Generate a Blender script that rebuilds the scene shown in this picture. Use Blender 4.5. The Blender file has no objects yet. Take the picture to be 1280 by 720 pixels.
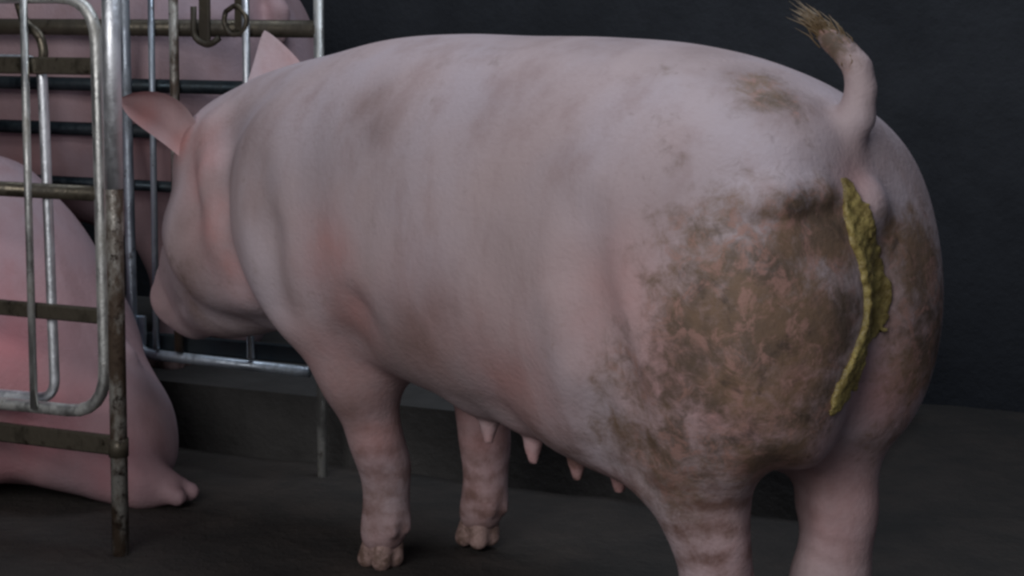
import bpy, math, random
import numpy as np
from mathutils import Vector, noise

# ---------------------------------------------------------------- camera, world, lights, exposure
sc = bpy.context.scene
COL = sc.collection
cd = bpy.data.cameras.new('camera'); cam = bpy.data.objects.new('camera', cd); COL.objects.link(cam)
cam.location = (0, 0, .87); cam.rotation_euler = (math.radians(87), 0, 0)
cd.sensor_width = 36; cd.lens = 61.875; cd.shift_y = -.18492; cd.clip_start = .05
sc.camera = cam
world = bpy.data.worlds.new('barn_daylight'); sc.world = world; world.use_nodes = True
bg = world.node_tree.nodes['Background']; bg.inputs[0].default_value = (.72, .80, 1, 1); bg.inputs[1].default_value = .10
def area_light(name, loc, aim, size, watts, color):
    l = bpy.data.lights.new(name, 'AREA'); l.shape = 'RECTANGLE'; l.size, l.size_y = size; l.energy = watts; l.color = color
    o = bpy.data.objects.new(name, l); COL.objects.link(o); o.location = loc
    o.rotation_euler = (Vector(aim) - Vector(loc)).to_track_quat('-Z', 'Y').to_euler()
area_light('barn_opening_light', (-1.2, -.6, 1.85), (0, 2.5, .40), (2.2, 1.5), 60, (1, .97, .95))
area_light('ceiling_light', (.3, 3.0, 3.0), (.1, 2.6, 0), (2.0, 1.2), 31, (.84, .91, 1))
vs = sc.view_settings; vs.view_transform = 'Standard'; vs.look = 'None'; vs.gamma = 1; vs.exposure = 0; vs.use_curve_mapping = False
sc.cycles.filter_width = 3.2

# ---------------------------------------------------------------- helpers
def link(name, me, mat=None, parent=None, smooth=True):
    if smooth: me.polygons.foreach_set('use_smooth', [True] * len(me.polygons))
    o = bpy.data.objects.new(name, me); COL.objects.link(o)
    if mat: me.materials.append(mat)
    if parent: o.parent = parent
    return o
def mesh(name, V, F):
    me = bpy.data.meshes.new(name); me.from_pydata([tuple(map(float, v)) for v in V], [], [tuple(map(int, f)) for f in F]); me.update(); return me
def thing(name, label, cat, loc=(0, 0, 0), rz=0, group=None):
    o = bpy.data.objects.new(name, None); COL.objects.link(o); o.location = loc; o.rotation_euler = (0, 0, rz); o.empty_display_size = .1
    o['label'] = label; o['category'] = cat
    if group: o['group'] = group
    return o
def round_path(P, r, n=6):
    """polyline with each inner corner rounded off by radius r"""
    P = [np.array(p, float) for p in P]; out = [P[0]]
    for a, b, c in zip(P, P[1:], P[2:]):
        u = a - b; v = c - b; lu, lv = np.linalg.norm(u), np.linalg.norm(v); k = min(r, lu * .48, lv * .48)
        p, q = b + u / lu * k, b + v / lv * k
        for i in range(n + 1):
            t = i / n; out.append((1 - t) ** 2 * p + 2 * t * (1 - t) * b + t * t * q)
    return out + [P[-1]]
def tube(P, r, seg=14, bend=0, closed=False):
    """capped tube along a path; r is a number or one per point"""
    if bend: P = round_path(P, bend)
    P = [np.array(p, float) for p in P]; n = len(P); R = [r] * n if np.isscalar(r) else r
    T = [P[min(i + 1, n - 1)] - P[max(i - 1, 0)] for i in range(n)]; T = [t / np.linalg.norm(t) for t in T]
    a = np.cross(T[0], (0, 1, 0)); a = a if np.linalg.norm(a) > .1 else np.cross(T[0], (1, 0, 0)); a /= np.linalg.norm(a)
    V = []; F = []
    for i in range(n):
        a = a - T[i] * (a @ T[i]); a /= np.linalg.norm(a); b = np.cross(T[i], a)
        for k in range(seg):
            w = 2 * math.pi * k / seg; V.append(P[i] + R[i] * (math.cos(w) * a + math.sin(w) * b))
    for i in range(n - 1):
        for k in range(seg):
            k2 = (k + 1) % seg; F.append((i * seg + k, i * seg + k2, (i + 1) * seg + k2, (i + 1) * seg + k))
    F.append(tuple(range(seg))[::-1]); F.append(tuple((n - 1) * seg + k for k in range(seg)))
    return V, F
def slab(c, ex, ey, ez, bev=.003):
    """bevelled bar: centre and three half-axes"""
    c, ex, ey, ez = (np.array(v, float) for v in (c, ex, ey, ez)); V = []; F = []
    lx, ly = np.linalg.norm(ex), np.linalg.norm(ey); bx, by = 1 - bev / lx, 1 - bev / ly
    ring = [(1, by), (bx, 1), (-bx, 1), (-1, by), (-1, -by), (-bx, -1), (bx, -1), (1, -by)]
    for z in (-1, 1):
        for x, y in ring: V.append(c + ex * x + ey * y + ez * z)
    F = [(i, (i + 1) % 8, 8 + (i + 1) % 8, 8 + i) for i in range(8)] + [tuple(range(8))[::-1], tuple(range(8, 16))]
    return V, F
def joined(parts):
    V = []; F = []
    for v, f in parts:
        b = len(V); V += list(v); F += [tuple(i + b for i in q) for q in f]
    return V, F

# ---------------------------------------------------------------- materials
class Nodes:
    def __init__(s, name):
        s.m = bpy.data.materials.new(name); s.m.use_nodes = True; s.t = s.m.node_tree; s.b = s.t.nodes['Principled BSDF']
    def n(s, kind, **kw):
        x = s.t.nodes.new(kind)
        for k, v in kw.items(): setattr(x, k, v)
        return x
    def put(s, sock, v):
        if hasattr(v, 'links') or hasattr(v, 'is_linked'): s.t.links.new(v, sock)
        else: sock.default_value = v
    def noise(s, scale, detail=4, rough=.55, vec=None, dist=0):
        x = s.n('ShaderNodeTexNoise'); x.inputs['Scale'].default_value = scale; x.inputs['Detail'].default_value = detail
        x.inputs['Roughness'].default_value = rough; x.inputs['Distortion'].default_value = dist
        s.t.links.new(vec if vec is not None else s.pos(), x.inputs['Vector']); return x.outputs['Fac']
    def pos(s):
        if not hasattr(s, '_p'): s._p = s.n('ShaderNodeTexCoord').outputs['Object']
        return s._p
    def stretch(s, sx, sy, sz):
        x = s.n('ShaderNodeMapping'); x.inputs['Scale'].default_value = (sx, sy, sz); s.t.links.new(s.pos(), x.inputs['Vector']); return x.outputs['Vector']
    def attr(s, name): return s.n('ShaderNodeAttribute', attribute_name=name).outputs['Fac']
    def math(s, op, a, b=0, clamp=False):
        x = s.n('ShaderNodeMath', operation=op, use_clamp=clamp); s.put(x.inputs[0], a); s.put(x.inputs[1], b); return x.outputs[0]
    def ramp(s, v, lo, hi, a=0, b=1):
        x = s.n('ShaderNodeMapRange', interpolation_type='SMOOTHSTEP'); s.put(x.inputs[0], v)
        for i, k in enumerate((lo, hi, a, b)): x.inputs[i + 1].default_value = k
        return x.outputs[0]
    def mix(s, f, a, b):
        x = s.n('ShaderNodeMix', data_type='RGBA'); s.put(x.inputs['Factor'], f)
        for k, v in (('A', a), ('B', b)):
            q = [i for i in x.inputs if i.name == k and i.type == 'RGBA'][0]
            s.put(q, (*v, 1) if isinstance(v, tuple) else v)
        return [o for o in x.outputs if o.type == 'RGBA'][0]
    def bump(s, h, strength, dist=.01):
        x = s.n('ShaderNodeBump'); x.inputs['Strength'].default_value = strength; x.inputs['Distance'].default_value = dist
        s.t.links.new(h, x.inputs['Height']); s.t.links.new(x.outputs[0], s.b.inputs['Normal'])
    def set(s, **kw):
        for k, v in kw.items(): s.put(s.b.inputs[k.replace('_', ' ')], (*v, 1) if isinstance(v, tuple) and len(v) == 3 else v)
        return s.m
def skin(name, base, blue, pink, mudcol=(.105, .076, .055), dirty=True):
    N = Nodes(name)
    big = N.noise(5, 3, .5); fine = N.noise(45, 5, .65); streak = N.noise(16, 5, .6, N.stretch(1, 1, .35))
    c = N.mix(N.ramp(big, .35, .7), base, blue)
    c = N.mix(N.math('MULTIPLY', N.ramp(streak, .42, .75), .6), c, tuple(v * k for v, k in zip(base, (.74, .68, .66))))
    c = N.mix(N.math('MULTIPLY', N.attr('flush'), N.ramp(N.noise(11, 4, .6), .25, .7, .45, 1)), c, pink)
    if dirty:
        # smeared dung: the hand-placed patches broken up by noise, with pink and pale skin showing between the flakes
        c = N.mix(N.math('MULTIPLY', N.attr('grime'), N.ramp(N.noise(12, 5, .65, N.stretch(1, 1, .6)), .25, .75, .45, 1)), c, (.19, .125, .115))  # grime mask also carries painted shading around face, jowl and neck
        mud = N.attr('mud'); blot = N.noise(13, 5, .62, dist=.4); crumbs = N.noise(42, 6, .72, dist=.5)
        wear = N.math('ADD', N.math('MULTIPLY', N.math('SUBTRACT', blot, .5), 1.1), N.math('MULTIPLY', N.math('SUBTRACT', crumbs, .5), 1.3))
        m = N.math('MULTIPLY', N.ramp(N.math('ADD', mud, wear), .12, .85), .95)
        tone = N.mix(N.ramp(N.noise(10, 4, .6), .35, .65), mudcol, (mudcol[0] * 2.0, mudcol[1] * 1.75, mudcol[2] * 1.5))
        c = N.mix(m, c, tone)
        flake = N.math('MULTIPLY', N.ramp(N.noise(34, 6, .75, dist=.8), .47, .62), N.ramp(N.noise(8, 3, .5), .36, .54))
        c = N.mix(N.math('MULTIPLY', N.math('MULTIPLY', flake, N.ramp(mud, .25, .6)), .8), c, (.38, .22, .19))
        dark = N.math('MULTIPLY', N.ramp(N.noise(19, 5, .7, dist=.6), .55, .72), N.ramp(mud, .3, .7))
        c = N.mix(N.math('MULTIPLY', dark, .75), c, (.055, .042, .036))
        ring = N.n('ShaderNodeTexWave', bands_direction='Z'); ring.inputs['Scale'].default_value = 9; ring.inputs['Distortion'].default_value = 9; ring.inputs['Detail'].default_value = 4
        N.t.links.new(N.pos(), ring.inputs['Vector'])
        lg = N.attr('legmud')
        c = N.mix(N.math('MULTIPLY', lg, N.ramp(N.math('ADD', N.math('MULTIPLY', ring.outputs['Fac'], .13), N.noise(22, 5, .7)), .42, .8)), c, (.15, .08, .062))
    h = N.math('ADD', N.math('MULTIPLY', fine, .6), N.math('MULTIPLY', N.noise(150, 2, .5), .4))
    N.bump(h, .35, .006)
    return N.set(Base_Color=c, Roughness=.62, Specular_IOR_Level=.3)
SKIN = skin('sow_skin', (.485, .39, .41), (.48, .415, .465), (.54, .26, .25))
SKIN_PINK = skin('pink_sow_skin', (.42, .275, .30), (.37, .29, .33), (.56, .19, .22), dirty=False)
SKIN_DULL = skin('mauve_sow_skin', (.40, .285, .31), (.36, .28, .325), (.44, .24, .25), dirty=False)
N = Nodes('dung_smear'); g = N.noise(38, 5, .7)
DUNG = N.set(Base_Color=N.mix(N.ramp(g, .38, .66), (.18, .135, .045), (.42, .34, .12)), Roughness=.38); N.bump(g, .7, .01)
N = Nodes('hoof_horn'); g = N.noise(40, 5, .7)
HORN = N.set(Base_Color=N.mix(N.ramp(g, .4, .65), (.40, .27, .25), (.15, .095, .075)), Roughness=.6); N.bump(g, .5, .006)
HAIR = Nodes('tail_hair').set(Base_Color=(.17, .115, .06), Roughness=.6)
EYE = Nodes('eye').set(Base_Color=(.02, .012, .01), Roughness=.15)
def steel(name, clean, grime, rust, amount):
    N = Nodes(name); a = N.noise(14, 6, .7, N.stretch(1, 1, .5)); b = N.noise(42, 5, .7)
    c = N.mix(N.ramp(a, .5 - amount, .72 - amount), clean, grime); c = N.mix(N.ramp(b, .62 - amount * .6, .74 - amount * .4), c, rust)
    N.bump(b, .5, .003)
    return N.set(Base_Color=c, Roughness=N.ramp(a, .3, .7, .30, .62), Metallic=N.ramp(a, .42 - amount, .72 - amount, .92, .15))
STEEL = steel('galvanised_steel', (.60, .61, .60), (.20, .19, .16), (.085, .05, .03), .0)
STEEL_BLUE = steel('blue_grey_steel', (.46, .52, .60), (.15, .17, .19), (.06, .045, .04), .02)
STEEL_BRIGHT = steel('bright_bar_steel', (.80, .83, .88), (.42, .44, .48), (.14, .09, .07), -.10)
STEEL_RUST = steel('rusty_steel', (.62, .61, .57), (.085, .06, .043), (.03, .017, .012), .16)
STEEL_DIRT = steel('dung_caked_steel', (.12, .105, .08), (.05, .042, .03), (.03, .022, .015), .1)
STEEL_DARK = steel('shaded_steel', (.032, .045, .055), (.018, .026, .032), (.012, .012, .012), .05)  # shade on the far rails put into a near-black steel colour
def concrete(name, a, b, rough, bs, bd):
    N = Nodes(name); big = N.noise(1.6, 5, .6); m = N.noise(9, 6, .7); f = N.noise(70, 4, .6)
    c = N.mix(N.ramp(N.math('ADD', N.math('MULTIPLY', big, .6), N.math('MULTIPLY', m, .4)), .38, .62), a, b)
    N.bump(N.math('ADD', N.math('MULTIPLY', m, .8), N.math('MULTIPLY', f, .2)), bs, bd)
    return N.set(Base_Color=c, Roughness=rough, Specular_IOR_Level=.25)
FLOOR = concrete('dung_wet_floor', (.032, .030, .029), (.052, .044, .040), .7, .6, .03)
WALL = concrete('dark_blue_wall', (.030, .034, .042), (.020, .023, .029), .9, .4, .02)
CURB = concrete('dirty_step', (.070, .068, .067), (.045, .044, .043), .75, .5, .02)

# ---------------------------------------------------------------- animals are grown from blended bones and polygonised into one surface
class Field:
    """signed distance grid; shapes are blended in with a smooth minimum"""
    def __init__(F, lo, hi, h):
        F.lo=np.array(lo,float); F.h=h
        F.n=np.ceil((np.array(hi)-F.lo)/h).astype(int)+1
        F.ax=[(F.lo[i]+h*np.arange(F.n[i])).astype(np.float32) for i in range(3)]
        F.d=np.full(F.n,.3,np.float32)
    def box(F, c, r):
        i0=np.clip(np.floor((np.array(c)-r-F.lo)/F.h).astype(int),0,F.n-1)
        i1=np.clip(np.ceil((np.array(c)+r-F.lo)/F.h).astype(int)+1,1,F.n)
        sl=tuple(slice(a,b) for a,b in zip(i0,i1))
        return sl, F.ax[0][sl[0]][:,None,None], F.ax[1][sl[1]][None,:,None], F.ax[2][sl[2]][None,None,:]
    def blend(F, sl, g, k):
        f=F.d[sl]
        if k<=0: F.d[sl]=np.minimum(f,g); return
        h=np.maximum(k-np.abs(f-g),0)/k
        F.d[sl]=np.minimum(f,g)-h*h*k*.25
    def cut(F, sl, g, k):
        f=F.d[sl]; g=-g
        h=np.maximum(k-np.abs(f-g),0)/k
        F.d[sl]=np.maximum(f,g)+h*h*k*.25
    def bone(F, a, b, ra, rb, k, cut=False):
        a=np.array(a,float); b=np.array(b,float); v=b-a; L=v@v+1e-9
        m=max(ra,rb)+k+.02
        sl,X,Y,Z=F.box((a+b)/2, np.abs(v)/2+m)
        t=np.clip(((X-a[0])*v[0]+(Y-a[1])*v[1]+(Z-a[2])*v[2])/L,0,1)
        g=np.sqrt((X-a[0]-t*v[0])**2+(Y-a[1]-t*v[1])**2+(Z-a[2]-t*v[2])**2)-(ra+(rb-ra)*t)
        (F.cut if cut else F.blend)(sl,g,k)
    def chain(F, pts, k):
        for p,q in zip(pts,pts[1:]): F.bone(p[:3],q[:3],p[3],q[3],k)
    def egg(F, c, r, R, k, cut=False):
        """ellipsoid; R rows are its axes"""
        c=np.array(c,float); r=np.array(r,float); R=np.array(R,float)
        ext=np.sqrt(((R.T*r)**2).sum(1))+k+.02
        sl,X,Y,Z=F.box(c,ext)
        X=X-c[0];Y=Y-c[1];Z=Z-c[2]
        q=[(R[i,0]*X+R[i,1]*Y+R[i,2]*Z)/r[i] for i in range(3)]
        l=np.sqrt(q[0]**2+q[1]**2+q[2]**2); g2=np.sqrt((q[0]/r[0])**2+(q[1]/r[1])**2+(q[2]/r[2])**2)
        g=l*(l-1)/np.maximum(g2,1e-6)
        (F.cut if cut else F.blend)(sl,g.astype(np.float32),k)
    def loft(F, st, k):
        """st rows: s, top, bottom, half width, lateral centre, exponent, widest-at (0 bottom..1 top)"""
        st=np.array(st,float); u=F.ax[0]
        def c(j):
            x=st[:,0]; y=st[:,j]; m=np.gradient(y,x); i=np.clip(np.searchsorted(x,u)-1,0,len(x)-2)
            h=x[i+1]-x[i]; t=np.clip((u-x[i])/h,0,1)
            return ((2*t**3-3*t**2+1)*y[i]+(t**3-2*t**2+t)*h*m[i]+(-2*t**3+3*t**2)*y[i+1]+(t**3-t**2)*h*m[i+1]).astype(np.float32)[:,None,None]
        top,bot,w,yc,e,wa=[c(j) for j in range(1,7)]
        w=np.maximum(w,.012); zc=bot+(top-bot)*wa
        Y=F.ax[1][None,:,None]; Z=F.ax[2][None,None,:]
        hz=np.where(Z>zc,top-zc,zc-bot); hz=np.maximum(hz,.012)
        r=(np.abs((Y-yc)/w)**e+np.abs((Z-zc)/hz)**e)**(1/e)
        g=(r-1)*np.minimum(w,hz)
        s0,s1=st[0,0],st[-1,0]; X=u[:,None,None]
        out=np.maximum(np.maximum(s0-X,X-s1),0)
        g=np.where(out>0,np.sqrt(np.maximum(g,0)**2+out**2),g)
        gx,gy,gz=np.gradient(g,F.h); gl=np.sqrt(gx*gx+gy*gy+gz*gz)
        g=g/np.clip(gl,.6,3)
        F.blend((slice(None),)*3,g.astype(np.float32),k)
    def smooth(F, n):
        d=F.d
        for _ in range(n):
            for ax in range(3):
                e=np.moveaxis(d,ax,0); e[1:-1]=.5*e[1:-1]+.25*(e[:-2]+e[2:])
    def mesh(F):
        """surface nets"""
        d=F.d; s=d<0; n=np.array(d.shape)
        cs=[s[i:n[0]-1+i,j:n[1]-1+j,k:n[2]-1+k] for i in (0,1) for j in (0,1) for k in (0,1)]
        cnt=sum(c.astype(np.int8) for c in cs); act=(cnt>0)&(cnt<8)
        I=np.argwhere(act); idx=-np.ones(act.shape,np.int64); idx[act]=np.arange(len(I))
        acc=np.zeros((len(I),3)); w=np.zeros(len(I))
        for ax in range(3):
            o=[a for a in range(3) if a!=ax]
            for p in (0,1):
                for q in (0,1):
                    a=I.copy(); a[:,o[0]]+=p; a[:,o[1]]+=q; b=a.copy(); b[:,ax]+=1
                    da=d[tuple(a.T)]; db=d[tuple(b.T)]; m=(da<0)!=(db<0)
                    t=np.where(m,da/np.where(m,da-db,1),0)
                    P=a.astype(float); P[:,ax]+=t
                    acc[m]+=P[m]; w[m]+=1
        V=F.lo+F.h*acc/w[:,None]
        faces=[]
        for ax in range(3):
            o=[(1,2),(2,0),(0,1)][ax]
            a0=[slice(None)]*3; a1=[slice(None)]*3; a0[ax]=slice(0,-1); a1[ax]=slice(1,None)
            A=s[tuple(a0)]; Bm=s[tuple(a1)]; E=np.argwhere(A!=Bm)
            ok=(E[:,o[0]]>0)&(E[:,o[1]]>0)&(E[:,o[0]]<n[o[0]]-1)&(E[:,o[1]]<n[o[1]]-1); E=E[ok]
            flip=~A[tuple(E.T)]
            def at(p,q):
                c=E.copy(); c[:,o[0]]-=p; c[:,o[1]]-=q; return idx[tuple(c.T)]
            q=np.stack([at(1,1),at(0,1),at(0,0),at(1,0)],1); q[flip]=q[flip][:,::-1]
            faces.append(q)
        return V,np.concatenate(faces)
def frame(d, up):
    d=np.array(d,float); d/=np.linalg.norm(d); up=np.array(up,float); up-=d*(up@d); up/=np.linalg.norm(up)
    return np.array([d,np.cross(up,d),up])
def standing_sow(tail_up=True):
    F=Field((-.2,-.33,-.03),(1.47,.33,.98),.0065)
    F.loft([(-.116,.62,.50,.03,0,2,.5),(-.106,.69,.42,.09,0,2.2,.5),(-.08,.735,.39,.15,0,2.3,.5),(-.03,.768,.37,.185,0,2.3,.5),
        (.05,.799,.345,.205,0,2.3,.5),(.15,.819,.31,.218,0,2.3,.48),(.3,.828,.29,.228,0,2.25,.46),(.45,.828,.285,.236,-.005,2.25,.45),
        (.6,.829,.295,.234,-.02,2.2,.46),(.75,.82,.315,.22,-.035,2.2,.47),(.88,.797,.335,.198,-.045,2.2,.48),(1.0,.776,.35,.168,-.05,2.2,.48),
        (1.09,.750,.37,.137,-.04,2.2,.5),(1.16,.712,.43,.10,-.03,2.2,.5),(1.21,.67,.48,.06,-.02,2,.5)],0)
    I=np.eye(3)
    for sg in (1,-1):
        o=0 if sg>0 else -.045
        # ham, buttock and hind leg
        F.egg((.080,sg*.115,.49),(.205,.13,.228),frame((1,0,.25),(0,0,1)),.09)
        F.egg((-.015,sg*.09,.48),(.115,.113,.205),I,.07)
        if sg>0: F.chain([(.11,.125,.42,.115),(.072,.113,.32,.070),(.048,.098,.225,.046),(.04,.088,.12,.039),(.043,.083,.06,.04)],.05); F.bone((.012,.098,.222),(.008,.098,.205),.024,.022,.03)
        else: F.chain([(.06,-.105,.42,.10),(.015,-.088,.30,.062),(-.012,-.085,.215,.050),(-.015,-.082,.12,.043),(-.0,-.078,.06,.046)],.05); F.bone((-.042,-.085,.225),(-.042,-.085,.205),.022,.022,.03)
    for ly,ls,fy in ((.06,.735,.010),(-.157,.697,-.174)):
        F.egg((ls+.08,ly*1.0+(.05 if ly>0 else .0),.53),(.12,.085,.18),frame((.3,0,1),(1,0,0))[[2,1,0]],.07)
        F.chain([(ls+.035,ly+.01,.40,.082),(ls+.008,ly,.31,.058),(ls+.0,(ly+fy)/2,.20,.034),(ls+.003,fy,.15,.031),(ls+.003,fy,.085,.028),(ls+.012,fy,.05,.035)],.045)
    F.smooth(10)
    # pasterns and dew claws
    for s,y,k in ((.043,.083,1.05),(.0,-.078,1.05),(.735,.010,.70),(.699,-.172,.70)):
        F.chain([(s,y,.08,.034*k),(s+.010,y,.05,.037*k),(s+.018,y,.035,.034*k)],.018)
        for t in (1,-1): F.bone((s-.034*k,y+t*.020*k,.072),(s-.040*k,y+t*.022*k,.056),.010*k,.008*k,.014)
    # arch between the hams
    for q in (((-.09,.15,.302),(.014,0,.257),(.10,-.12,.215)),((-.09,.15,.25),(.013,0,.20),(.10,-.12,.155))):
        F.bone(q[0],q[1],.016,.016,.05,cut=True); F.bone(q[1],q[2],.016,.016,.05,cut=True)
    # flank fold before the ham, elbow and shoulder folds, skin fold over the ham, neck crease
    def crease(pts,r,k):
        for p,q in zip(pts,pts[1:]): F.bone(p,q,r,r,k,cut=True)
    crease([(.135,.262,.60),(.135,.268,.537),(.12,.275,.48),(.105,.275,.42),(.125,.25,.35),(.15,.21,.29)],.012,.07)
    crease([(.10,.272,.50),(.085,.268,.465),(.068,.26,.42),(.062,.25,.38),(.072,.225,.33),(.09,.20,.285)],.009,.04)
    crease([(.60,.212,.43),(.655,.185,.36),(.68,.155,.30)],.012,.06)
    crease([(.83,.215,.62),(.80,.22,.53),(.79,.20,.42)],.010,.06)
    crease([(-.072,.214,.625),(-.106,.174,.627),(-.126,.09,.632)],.004,.022)
    F.chain([(-.070,.185,.643,.008),(-.094,.156,.645,.010),(-.110,.10,.648,.008)],.035)
    crease([(1.02,.125,.62),(.985,.14,.55),(.955,.165,.46),(.90,.18,.39)],.008,.05)
    crease([(1.105,.115,.61),(1.068,.133,.54),(1.035,.146,.47),(1.03,.125,.385),(1.03,.06,.338)],.012,.045)
    F.chain([(1.07,.075,.66,.02),(1.02,.10,.59,.03),(.985,.105,.50,.035),(.97,.09,.42,.035)],.05)
    # head, jowl, muzzle
    F.egg((1.125,-.01,.60),(.09,.10,.105),frame((.4,0,-1),(1,0,.4)),.06)
    F.chain([(1.14,-.012,.56,.092),(1.235,-.018,.43,.066),(1.295,-.02,.385,.05)],.04)
    F.bone((1.303,-.02,.375),(1.318,-.02,.352),.046,.048,.012)
    F.chain([(1.03,-.02,.44,.11),(1.14,-.015,.40,.085),(1.255,-.02,.325,.042)],.06)
    F.egg((1.085,.075,.47),(.085,.065,.12),frame((.5,0,-1),(1,0,.5)),.04)
    F.egg((1.085,-.105,.47),(.085,.065,.12),frame((.5,0,-1),(1,0,.5)),.04)
    for t in (1,-1):
        F.bone((1.333,-.02+t*.018,.36),(1.346,-.02+t*.018,.342),.009,.009,.008,cut=True)
        F.egg((1.182,-.012+t*.082,.54),(.016,.012,.014),I,.012)
    F.bone((1.150,.098,.40),(1.205,.068,.355),.013,.011,.022,cut=True); F.bone((1.21,.062,.352),(1.30,.03,.318),.007,.006,.014,cut=True)
    F.bone((1.19,-.09,.36),(1.30,-.07,.318),.008,.008,.016,cut=True)
    # udder and teats
    TE=[]
    for t in (1,-1): F.egg((.22,t*.10,.36),(.12,.085,.085),I,.05)
    for k,s in enumerate((.10,.152,.212,.29,.375,.465)):
        for t in (1,-1):
            r=(.075,.07,.062,.055,.05,.045)[k]; zb=(.268,.270,.272,.274,.280,.292)[k]
            y=t*(.088-.003*k)-.002*k
            F.egg((s,y,zb+.05),(r*.9,r*.9,.05),I,.05)
            TE.append((s,y,t,zb))
    for s,y,t,zb in TE[:1]+TE[2:]: F.chain([(s,y,zb+.015,.013),(s-.002,y+t*.003,zb-.018,.0105),(s-.003,y+t*.004,zb-.040,.008)],.012)
    # tail, curled up
    if not tail_up: F.chain([(-.07,0,.70,.034),(-.105,0,.71,.02),(-.135,.01,.66,.016),(-.15,.015,.58,.013),(-.15,.01,.52,.009)],.02)
    else: F.chain([(-.07,0,.70,.034),(-.098,0,.735,.019),(-.104,0,.77,.0150),(-.101,.004,.797,.0130),(-.084,.008,.816,.0115),(-.066,.011,.829,.009),(-.055,.013,.838,.006)],.02)
    # vulva, cleft
    F.egg((-.114,0,.615),(.024,.028,.045),I,.025)
    F.bone((-.150,0,.58),(-.128,0,.36),.012,.016,.05,cut=True)
    return F

def ear_sheet(c0,c1,side,normal,W,cup,shape,bend):
    """leaf-shaped ear with real thickness, hollow on the normal's side"""
    c0,c1,side,normal=(np.array(v,float) for v in (c0,c1,side,normal)); n,m=16,13; V=[];Q=[]
    for k,th in ((0,.0045),(1,-.0045)):
        for i in range(n+1):
            t=i/n; w=W*shape(t); c=c0+(c1-c0)*t+np.array(bend)*math.sin(math.pi*t)
            for j in range(m):
                u=-1+2*j/(m-1); e=(1-u*u)**.5*min(1,(1-t)*8)
                V.append(c+side*w*u-normal*cup*(1-u*u)*(shape(t))+normal*th*e*(1.6-t))
    N=(n+1)*m
    for i in range(n):
        for j in range(m-1):
            a=i*m+j; Q.append((a,a+1,a+m+1,a+m)); Q.append((N+a,N+a+m,N+a+m+1,N+a+1))
    return V,Q
def sow_ears():
    V1,Q1=ear_sheet((1.115,.072,.608),(1.256,.137,.716),(-.50,-.42,.76),(-.62,.73,-.3),.036,.030,lambda t:(.5+1.5*t-.5*t*t)*(1-t**3.0)**.75 if t<1 else 0,(-.010,-.004,.018))
    V2,Q2=ear_sheet((1.133,-.107,.735),(1.19,-.12,.828),(-.731,-.682,.1),(-.68,.73,0),.060,.012,lambda t:(1-t)**.8,(-.006,0,.0))
    return V1+V2,Q1+[tuple(i+len(V1) for i in q) for q in Q2]
def lying_sow():
    F=Field((-.1,-.36,-.03),(1.75,.36,.72),.0085)
    F.loft([(.128,.14,.03,.05,0,2.2,.4),(.165,.19,.0,.10,0,2.2,.4),(.215,.235,.0,.135,0,2.2,.4),(.26,.30,.0,.15,0,2.2,.4),(.305,.385,.0,.165,0,2.2,.40),(.345,.455,.0,.18,0,2.2,.40),(.395,.518,.0,.195,0,2.2,.40),(.45,.560,.0,.21,0,2.2,.40),
        (.50,.592,.0,.23,0,2.3,.42),(.62,.60,.0,.235,0,2.3,.42),(.78,.585,.0,.235,0,2.3,.42),(.95,.55,.0,.225,0,2.3,.42),(1.10,.51,.0,.20,0,2.2,.42),(1.22,.46,.02,.16,0,2.2,.45),(1.32,.41,.05,.12,0,2.1,.5),(1.38,.36,.1,.06,0,2,.5)],0)
    I=np.eye(3)
    F.egg((.46,.15,.21),(.16,.10,.19),frame((1,0,-.5),(0,0,1)),.05)
    F.egg((.46,-.15,.21),(.16,.10,.19),frame((1,0,-.5),(0,0,1)),.05)
    F.smooth(8)
    # hind leg stretched back on the floor
    F.chain([(.28,.10,.10,.07),(.19,.05,.055,.045),(.135,.05,.035,.033),(.095,.03,.026,.027)],.04)
    for t in (1,-1): F.bone((.095,.03+t*.016,.026),(.065,.028+t*.02,.018),.02,.016,.008)
    # forelegs folded under
    for y in (.15,-.15):
        F.chain([(1.08,y,.12,.07),(1.24,y,.06,.045),(1.36,y,.035,.035),(1.43,y,.03,.03)],.04)
    # head resting low
    F.chain([(1.28,0,.33,.115),(1.42,0,.26,.085),(1.53,0,.19,.055)],.05)
    F.bone((1.54,0,.185),(1.56,0,.17),.048,.05,.01)
    for t in (1,-1):
        R=frame((.5,t*.5,.55),(-.6,t*.2,.7)); c=np.array((1.36,t*.13,.41)); F.egg(c,(.10,.055,.016),R,.02)
        F.egg(c-R[2]*.017+R[0]*.012,(.085,.045,.018),R,.006,cut=True)
    # tail against the rump
    F.chain([(.27,-.03,.29,.018),(.225,-.03,.24,.013),(.20,-.03,.19,.009)],.015)
    # fold between haunch and belly
    F.bone((.55,.25,.33),(.47,.255,.08),.01,.012,.05,cut=True)
    return F.mesh()

# ---------------------------------------------------------------- setting
def noisy_plane(x0, x1, y0, y1, n, m, f):
    V = []; F = []
    for j in range(m + 1):
        for i in range(n + 1):
            x = x0 + (x1 - x0) * i / n; y = y0 + (y1 - y0) * j / m; V.append(f(x, y))
    for j in range(m):
        for i in range(n):
            a = j * (n + 1) + i; F.append((a, a + 1, a + n + 2, a + n + 1))
    return V, F
def floor_z(x, y): return -.012 + .008 * noise.noise(Vector((x * 3, y * 3, 0))) + .005 * noise.noise(Vector((x * 9, y * 9, 4)))
fl = link('floor', mesh('floor', *noisy_plane(-4, 4, -1, 6.2, 230, 210, lambda x, y: (x, y, floor_z(x, y)))), FLOOR); fl['kind'] = 'structure'
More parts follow.
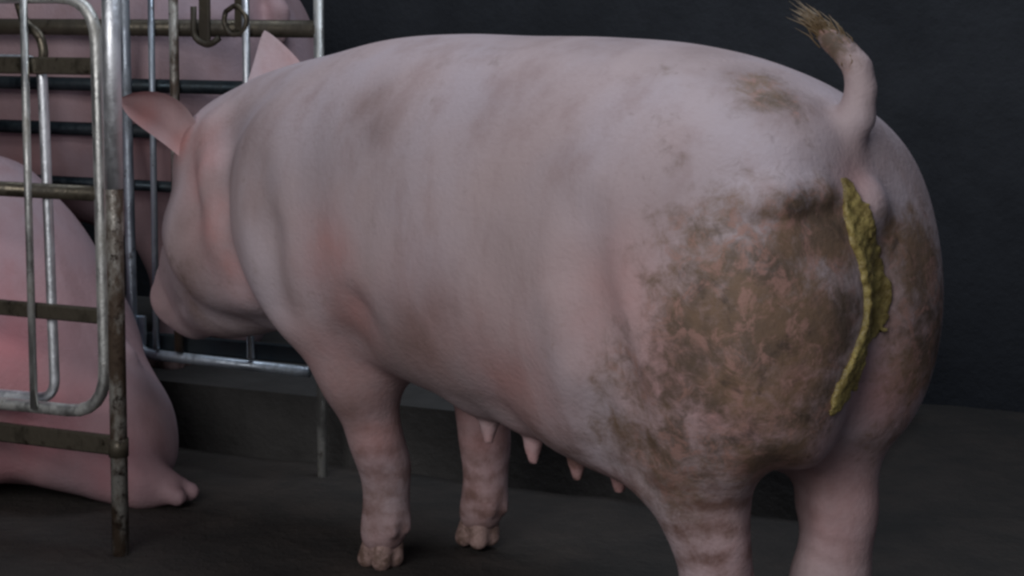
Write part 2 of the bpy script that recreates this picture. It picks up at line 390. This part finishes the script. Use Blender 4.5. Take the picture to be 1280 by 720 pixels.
# rows of stalls run along G; D points away from the camera across them
ang = math.radians(24); G = np.array((-math.cos(ang), math.sin(ang), 0)); D = np.array((math.sin(ang), math.cos(ang), 0)); UP = np.array((0, 0, 1.))
POST = np.array((-.6293, 2.7893, 0)); BACK = np.array((-.3560, 3.2635, 0))
def gp(base, g, z, off=0): return base + G * g + D * off + UP * z
wl = link('wall_back', mesh('wall_back', *slab(gp(BACK, 0, 1.4, 1.12), G * 4.6, D * .06, UP * 1.9)), WALL, smooth=False); wl['kind'] = 'structure'
wl = link('wall_left', mesh('wall_left', *slab((-3.6, 2.2, 1.4), (.06, 0, 0), (0, 3.6, 0), UP * 1.9, .01)), WALL, smooth=False); wl['kind'] = 'structure'
c = gp(BACK, .55, .05, .5)
st = link('trim_1', mesh('trim_1', *slab(c, G * 1.45, D * .42, UP * .068, .01)), CURB, smooth=False); st['kind'] = 'structure'

# ---------------------------------------------------------------- the standing sow
SO = (.3505, 2.218, 0); SR = math.pi - math.radians(43)
def splat(V, spots):
    a = np.zeros(len(V))
    for x, y, z, r, k in spots: a = np.maximum(a, k * np.exp(-(((V - (x, y, z)) / r) ** 2).sum(1)))
    return a
def put(me, name, a):
    at = me.attributes.new(name, 'FLOAT', 'POINT'); at.data.foreach_set('value', np.clip(a, 0, 1).astype(np.float32))
Fs = standing_sow(); V, Q = Fs.mesh(); eV, eQ = sow_ears(); Q = np.vstack([Q, np.array(eQ) + len(V)]); V = np.vstack([V, np.array(eV)])
body_me = mesh('sow_body', V, Q)
MUD = [(.06, .24, .42, .08, .6), (.085, .22, .34, .07, .65), (.03, .2, .30, .08, .7), (-.14, -.10, .42, .09, .75), (-.075, .01, .822, .03, 1.1), (-.095, .01, .80, .02, .7), (-.08, .20, .38, .09, .7), (-.02, .08, .755, .04, .7), (-.002, .232, .597, .06, .5), (-.056, .222, .571, .09, .75), (-.097, .204, .545, .09, .9), (-.116, .152, .603, .07, .8), (-.128, .102, .605, .06, 1.1),
    (-.041, .234, .506, .09, .8), (-.105, .2, .512, .10, .95), (-.136, .148, .507, .09, 1.0), (-.021, .234, .429, .10, .6), (-.092, .207, .435, .11, .8),
    (-.129, .152, .415, .10, .75), (.005, .217, .345, .07, .7), (-.041, .202, .342, .07, .8), (-.10, .17, .35, .08, .7),
    (.06, .25, .42, .06, .45), (-.132, -.034, .584, .05, .8), (-.142, -.085, .558, .07, .9), (-.145, -.10, .48, .09, .75), (-.13, -.10, .40, .08, .6),
    (.005, .057, .778, .035, .75), (-.03, .066, .76, .035, .7), (-.06, .07, .742, .025, .6), 
    (-.05, .013, .845, .03, .8), (-.085, .0, .81, .02, .6), (-.14, -.09, .33, .07, .6), (-.09, .16, .33, .08, .9), (.04, .22, .32, .07, .8), (1.0, .12, .5, .05, .25), (1.11, .11, .42, .05, .35), (1.16, .10, .36, .05, .4)]
GRIME_SHADE = [(.39, .22, .45, .08, .75), (.46, .21, .42, .08, .8), (.70, .11, .27, .09, .8), (1.10, .11, .42, .05, 1), (1.15, .085, .37, .045, 1), (1.09, .11, .51, .04, .9), (.02, .06, .79, .06, .6), (.12, .05, .815, .07, .5), (.25, .04, .825, .08, .45), (.40, .03, .825, .09, .35), (-.05, .07, .74, .05, .6), (.60, .19, .40, .09, .5), (.52, .21, .40, .09, .7), (.43, .21, .40, .09, .6), (.30, .2, .36, .07, .35), (.86, .17, .66, .09, .55), (.93, .14, .63, .07, .55), (1.0, .10, .69, .06, .5), (.71, .11, .30, .06, .5), (.70, .06, .24, .05, .5), (.607, .164, .731, .045, .8), (.57, .187, .70, .05, .7), (.60, .17, .66, .05, .4), (1.06, .11, .45, .06, .8), (1.15, .09, .38, .06, .7), (.72, .05, .10, .06, .5), (.70, -.17, .07, .06, .5), (.46, .212, .422, .10, .42), (.388, .223, .454, .09, .30), (.32, .166, .753, .09, .26), (.252, .214, .656, .09, .24), (.265, .231, .552, .10, .26), (.53, .209, .655, .08, .22), (.69, .187, .649, .08, .24), (.817, .19, .62, .08, .34), (.17, .248, .467, .07, .3), (.02, .21, .64, .07, .4), (-.02, .08, .74, .06, .3), (-.09, .0, .79, .03, .35),]  # soft grime, plus shade painted into the face, jowl and neck
FLUSH = [(-.13, -.04, .40, .09, .7), (-.12, .1, .35, .08, .6), (.10, .25, .50, .08, .5), (.692, .104, .28, .08, .8), (.70, .06, .22, .07, .8), (.68, -.135, .2, .10, .9), (-.055, -.04, .24, .10, .6), (.2, .08, .24, .06, .8), (.33, .08, .25, .08, .7), (.5, .06, .27, .08, .5), (1.22, .12, .69, .05, 1), (1.15, .09, .64, .04, 1), (1.07, .09, .64, .05, .9), (-.03, .2, .40, .05, .9), (-.12, .16, .44, .04, .9), (-.08, .2, .33, .05, .8), (1.05, .11, .6, .06, 1), (1.0, .13, .52, .06, 1), (.96, .15, .44, .06, .9), (.65, .203, .50, .07, .8), (.616, .187, .422, .08, .8), (.70, .114, .31, .10, .8), (.72, .05, .2, .09, .5), (.69, -.16, .12, .12, .7), (1.05, .107, .6, .06, .8), (1.0, .122, .506, .07, .8),
    (.96, .15, .44, .07, .7), (.30, .2, .38, .10, .7), (.45, .21, .42, .11, .45), (.25, .08, .28, .09, .5), (-.02, .234, .43, .09, .9), (-.09, .2, .40, .09, .7), (-.137, .148, .47, .05, .6), (.06, .25, .53, .08, .5),
    (1.19, .13, .69, .06, .9), (1.12, -.11, .78, .06, .6), (1.30, -.02, .36, .06, .5), (.0, .09, .2, .09, .5), (-.12, .03, .66, .04, .4), (.72, .02, .05, .08, .5)]
put(body_me, 'mud', splat(V, MUD)); ud = np.clip((.30 - V[:, 2]) / .05, 0, 1) * np.clip((V[:, 0] - .09) / .05, 0, 1) * np.clip((.6 - V[:, 0]) / .1, 0, 1) * .75
put(body_me, 'flush', np.maximum(splat(V, FLUSH), ud))
lm = np.where(V[:, 0] < .3, np.clip((.37 - V[:, 2]) / .1, 0, 1) * np.where(V[:, 1] > 0, .85, .25), np.clip((.30 - V[:, 2]) / .2, 0, 1) * .8)
put(body_me, 'legmud', lm); put(body_me, 'grime', splat(V, GRIME_SHADE))
sow = thing('sow', 'large standing sow seen from behind with dung smeared on its hindquarters and tail raised', 'sow', SO, SR)
link('body', body_me, SKIN, sow)
def smear():
    P = [(-.112, .046, .655, .010), (-.124, .046, .62, .017), (-.128, .040, .59, .023), (-.124, .024, .555, .030), (-.124, .014, .52, .033), (-.128, .016, .49, .031), (-.135, .036, .465, .025), (-.142, .062, .437, .020), (-.140, .086, .413, .014), (-.137, .102, .393, .008)]
    S = Field((-.2, -.06, .36), (-.04, .16, .69), .0032); S.chain([(x, y, z, r) for x, y, z, r in P], .02)
    X, Y, Z = np.meshgrid(*S.ax, indexing='ij'); i = [(a - l) / Fs.h for a, l in zip((X, Y, Z), Fs.lo)]
    b = [np.floor(v).astype(int) for v in i]; t = [v - w for v, w in zip(i, b)]; bd = 0
    for p in (0, 1):
        for q in (0, 1):
            for r in (0, 1): bd = bd + (t[0] if p else 1 - t[0]) * (t[1] if q else 1 - t[1]) * (t[2] if r else 1 - t[2]) * Fs.d[b[0] + p, b[1] + q, b[2] + r]
    lump = (.0022) * np.sin(X * 300 + 3 * np.sin(Z * 90)) * np.sin(Z * 210) * np.sin(Y * 260)
    S.d = np.maximum(S.d + lump * 1.6, np.abs(bd) - .006 + lump).astype(np.float32)
    return S.mesh()
link('dung_streak', mesh('dung_streak', *smear()), DUNG, sow)['label'] = 'wet olive brown streak of dung down the rump'
def hoof_mesh(s, y, k):
    H = Field((s - .09, y - .07, -.02), (s + .09, y + .07, .08), .0035)
    for t in (1, -1):
        H.chain([(s - .016 * k, y + t * .015 * k, .055, .023 * k), (s - .014 * k, y + t * .019 * k, .006, .023 * k)], .01)
        H.chain([(s + .004 * k, y + t * .015 * k, .055, .023 * k), (s + .034 * k, y + t * .019 * k, .004, .022 * k)], .014)
    H.d = np.maximum(np.maximum(H.d, -.012 - H.ax[2][None, None, :]), H.ax[2][None, None, :] - .052 + 0 * H.d)
    return H.mesh()
for s, y, k in ((.06, .083, 1.0), (.018, -.078, 1.0), (.746, .010, .69), (.711, -.172, .69)):
    link('hoof', mesh('hoof', *hoof_mesh(s, y, k)), HORN, sow)
random.seed(3); strands = []
for k in range(420):
    t = random.random() ** .8; b = np.array((-.103 + .05 * t ** 1.4, .003 + .01 * t, .785 + .053 * t ** .8)) + np.array([random.gauss(0, .005) for _ in range(3)])
    d = np.array((.004 + .034 * t + random.gauss(0, .005), random.gauss(0, .005), .016 + .012 * t + random.gauss(0, .004))) * random.uniform(.5, 1.2)
    e = b + d * .5 + np.array((-.003, 0, .002)); strands.append(tube([b, e, b + d], [.0010, .0008, .0002], 3))
link('tail_tuft', mesh('tail_tuft', *joined(strands)), HAIR, sow)['kind'] = 'stuff'
def ball(c, r, n=10):
    V = [(c[0] + r * math.sin(math.pi * i / n) * math.cos(2 * math.pi * k / n), c[1] + r * math.sin(math.pi * i / n) * math.sin(2 * math.pi * k / n), c[2] + r * math.cos(math.pi * i / n)) for i in range(n + 1) for k in range(n)]
    F = [(i * n + k, (i + 1) * n + k, (i + 1) * n + (k + 1) % n, i * n + (k + 1) % n) for i in range(n) for k in range(n)]
    return V, F
for t in (1, -1): link('eye', mesh('eye', *ball((1.185, -.012 + t * .084, .54), .011)), EYE, sow)

# ---------------------------------------------------------------- the sow behind the back rails: the same breed, clean, broadside
p = gp(BACK, .425, .118, .315)
far_sow = thing('sow', 'mauve sow standing broadside behind the far pipe rails', 'sow', tuple(p), math.pi - ang); far_sow.scale = (1.12,) * 3
V3, Q3 = standing_sow(False).mesh(); Q3 = np.vstack([Q3, np.array(eQ) + len(V3)]); V3 = np.vstack([V3, np.array(eV)])
me3 = mesh('broadside_sow_body', V3, Q3); put(me3, 'flush', splat(V3, FLUSH)); link('body', me3, SKIN_DULL, far_sow)
for o in [c for c in sow.children if c.name.startswith(('hoof', 'eye'))]:
    q = o.copy(); COL.objects.link(q); q.parent = far_sow

# ---------------------------------------------------------------- the sow lying in the left stall
V2, Q2 = lying_sow()
lie_me = mesh('lying_sow_body', V2, Q2)
put(lie_me, 'flush', splat(V2, [(.30, .21, .30, .10, .8), (.45, .22, .40, .13, .75), (.24, .2, .16, .10, .9), (.40, .2, .12, .12, .7), (.55, .2, .3, .14, .8), (.16, .12, .08, .07, .6)]))
lie = thing('sow', 'pink sow lying behind the left gate with one hind foot stuck out', 'sow', tuple(POST + D * .30 + UP * -.008), math.pi - ang)
link('body', lie_me, SKIN_PINK, lie)

# ---------------------------------------------------------------- steelwork
def pipe(name, parent, base, pts, r, mat, bend=0, off=0, seg=14):
    return link(name, mesh(name, *tube([gp(base, g, z, off) for g, z in pts], r, seg, bend)), mat, parent)
def flat(name, parent, base, g0, g1, z0, z1, half, thick, mat, off=0):
    a, b = gp(base, g0, z0, off), gp(base, g1, z1, off); d = b - a; L = np.linalg.norm(d); d /= L; n = np.cross(d, D); n /= np.linalg.norm(n)
    return link(name, mesh(name, *slab((a + b) / 2, n * half, D * thick, d * L / 2, .003)), mat, parent, smooth=False)
near = thing('stall_post', 'tall rust-flaked steel post with a dirty flat rail at shin height, nearest the camera', 'post')
pipe('post', near, POST, [(.008, 1.05), (.004, .5), (0, -.015)], .0138, STEEL_RUST, seg=18)
pipe('post', near, POST, [(1.125, 1.05), (1.125, -.015)], .0138, STEEL_RUST, seg=18)
pipe('post_sleeve', near, POST, [(.0075, .99), (.005, .58)], .0148, STEEL_BRIGHT, seg=18)
flat('rail', near, POST, .012, 1.12, .163, .160, .016, .006, STEEL_DIRT, .010)
pipe('weld_collar', near, POST, [(.002, .178), (.002, .150)], .0165, STEEL_DIRT)

gate = thing('stall_gate', 'round-cornered galvanised tube gate with three cross rails just left of the near post', 'gate')
pipe('frame', gate, POST, [(.60, .885), (.046, .885), (.041, .60), (.035, .212), (.60, .206), (1.05, .206), (1.05, .885), (.598, .885)], .0105, STEEL, .075, .012)
flat('rail', gate, POST, .045, 1.05, .774, .772, .014, .006, STEEL_DIRT, .012)
pipe('rail', gate, POST, [(.045, .569), (1.05, .569)], .0125, STEEL_DIRT, 0, .012)
flat('rail', gate, POST, .040, 1.05, .371, .373, .0125, .007, STEEL_DIRT, .012)
pipe('bar', gate, POST, [(.178, .885), (.174, .56), (.168, .212)], .0065, STEEL, 0, -.002)

inner = thing('feeder_frame', 'bright bent tube frame standing just behind the left gate', 'frame')
pipe('frame', inner, POST, [(.50, .782), (.171, .782), (.167, .70), (.160, .48), (.152, .222), (.50, .214), (.92, .214), (.92, .782), (.498, .782)], .0088, STEEL_BRIGHT, .035, .032)
pipe('hook', inner, POST, [(.215, .90), (.195, .84), (.165, .825), (.156, .79), (.17, .765)], .008, STEEL_DIRT, .02, .022)

back = thing('stall_fence', 'far stall fence of rusty upright bars and dark level rails beyond the standing sow', 'fence')
pipe('post', back, BACK, [(.003, 1.04), (0, -.012)], .0095, STEEL, seg=16)
pipe('frame', back, BACK, [(.436, 1.02), (.43, .882), (.425, .57), (.419, .192), (.02, .187)], .0105, STEEL_BLUE, .05, -.012)
for (g0, g1), m, r in (((.363, .358), STEEL_BLUE, .0065), ((.312, .305), STEEL_RUST, .0095), ((.150, .143), STEEL_BRIGHT, .0075)):
    pipe('bar', back, BACK, [(g0, 1.02), (g1, .205)], r, m, 0, -.020)
for z, m, r in ((.828, STEEL_DIRT, .0165), (.715, STEEL_DARK, .0135), (.626, STEEL_DARK, .0135), (.519, STEEL_DARK, .011), (1.01, STEEL_DIRT, .011)):
    pipe('rail', back, BACK, [(.006, z), (1.45, z + .002)], r, m, 0, .006)
flat('rail', back, BACK, .006, 1.45, .214, .216, .017, .005, STEEL_DARK, .006)
flat('kick_plate', back, BACK, .395, .435, .235, .235, .03, .004, STEEL_BLUE, -.004)
for g in (.245, .165): 
    flat('latch', back, BACK, g, g, .92, .80 if g > .2 else .825, .012, .005, STEEL_DIRT, -.012)
pipe('latch_hook', back, BACK, [(.262, .87), (.262, .808), (.228, .795), (.205, .81)], .006, STEEL_DIRT, .02, -.024)
pipe('latch_ring', back, BACK, [(.19, .86), (.165, .875), (.142, .85), (.15, .82), (.18, .815), (.195, .84), (.19, .86)], .005, STEEL_DIRT, .012, -.024)
pipe('post', back, BACK, [(1.45, 1.04), (1.45, -.012)], .0095, STEEL, seg=16)
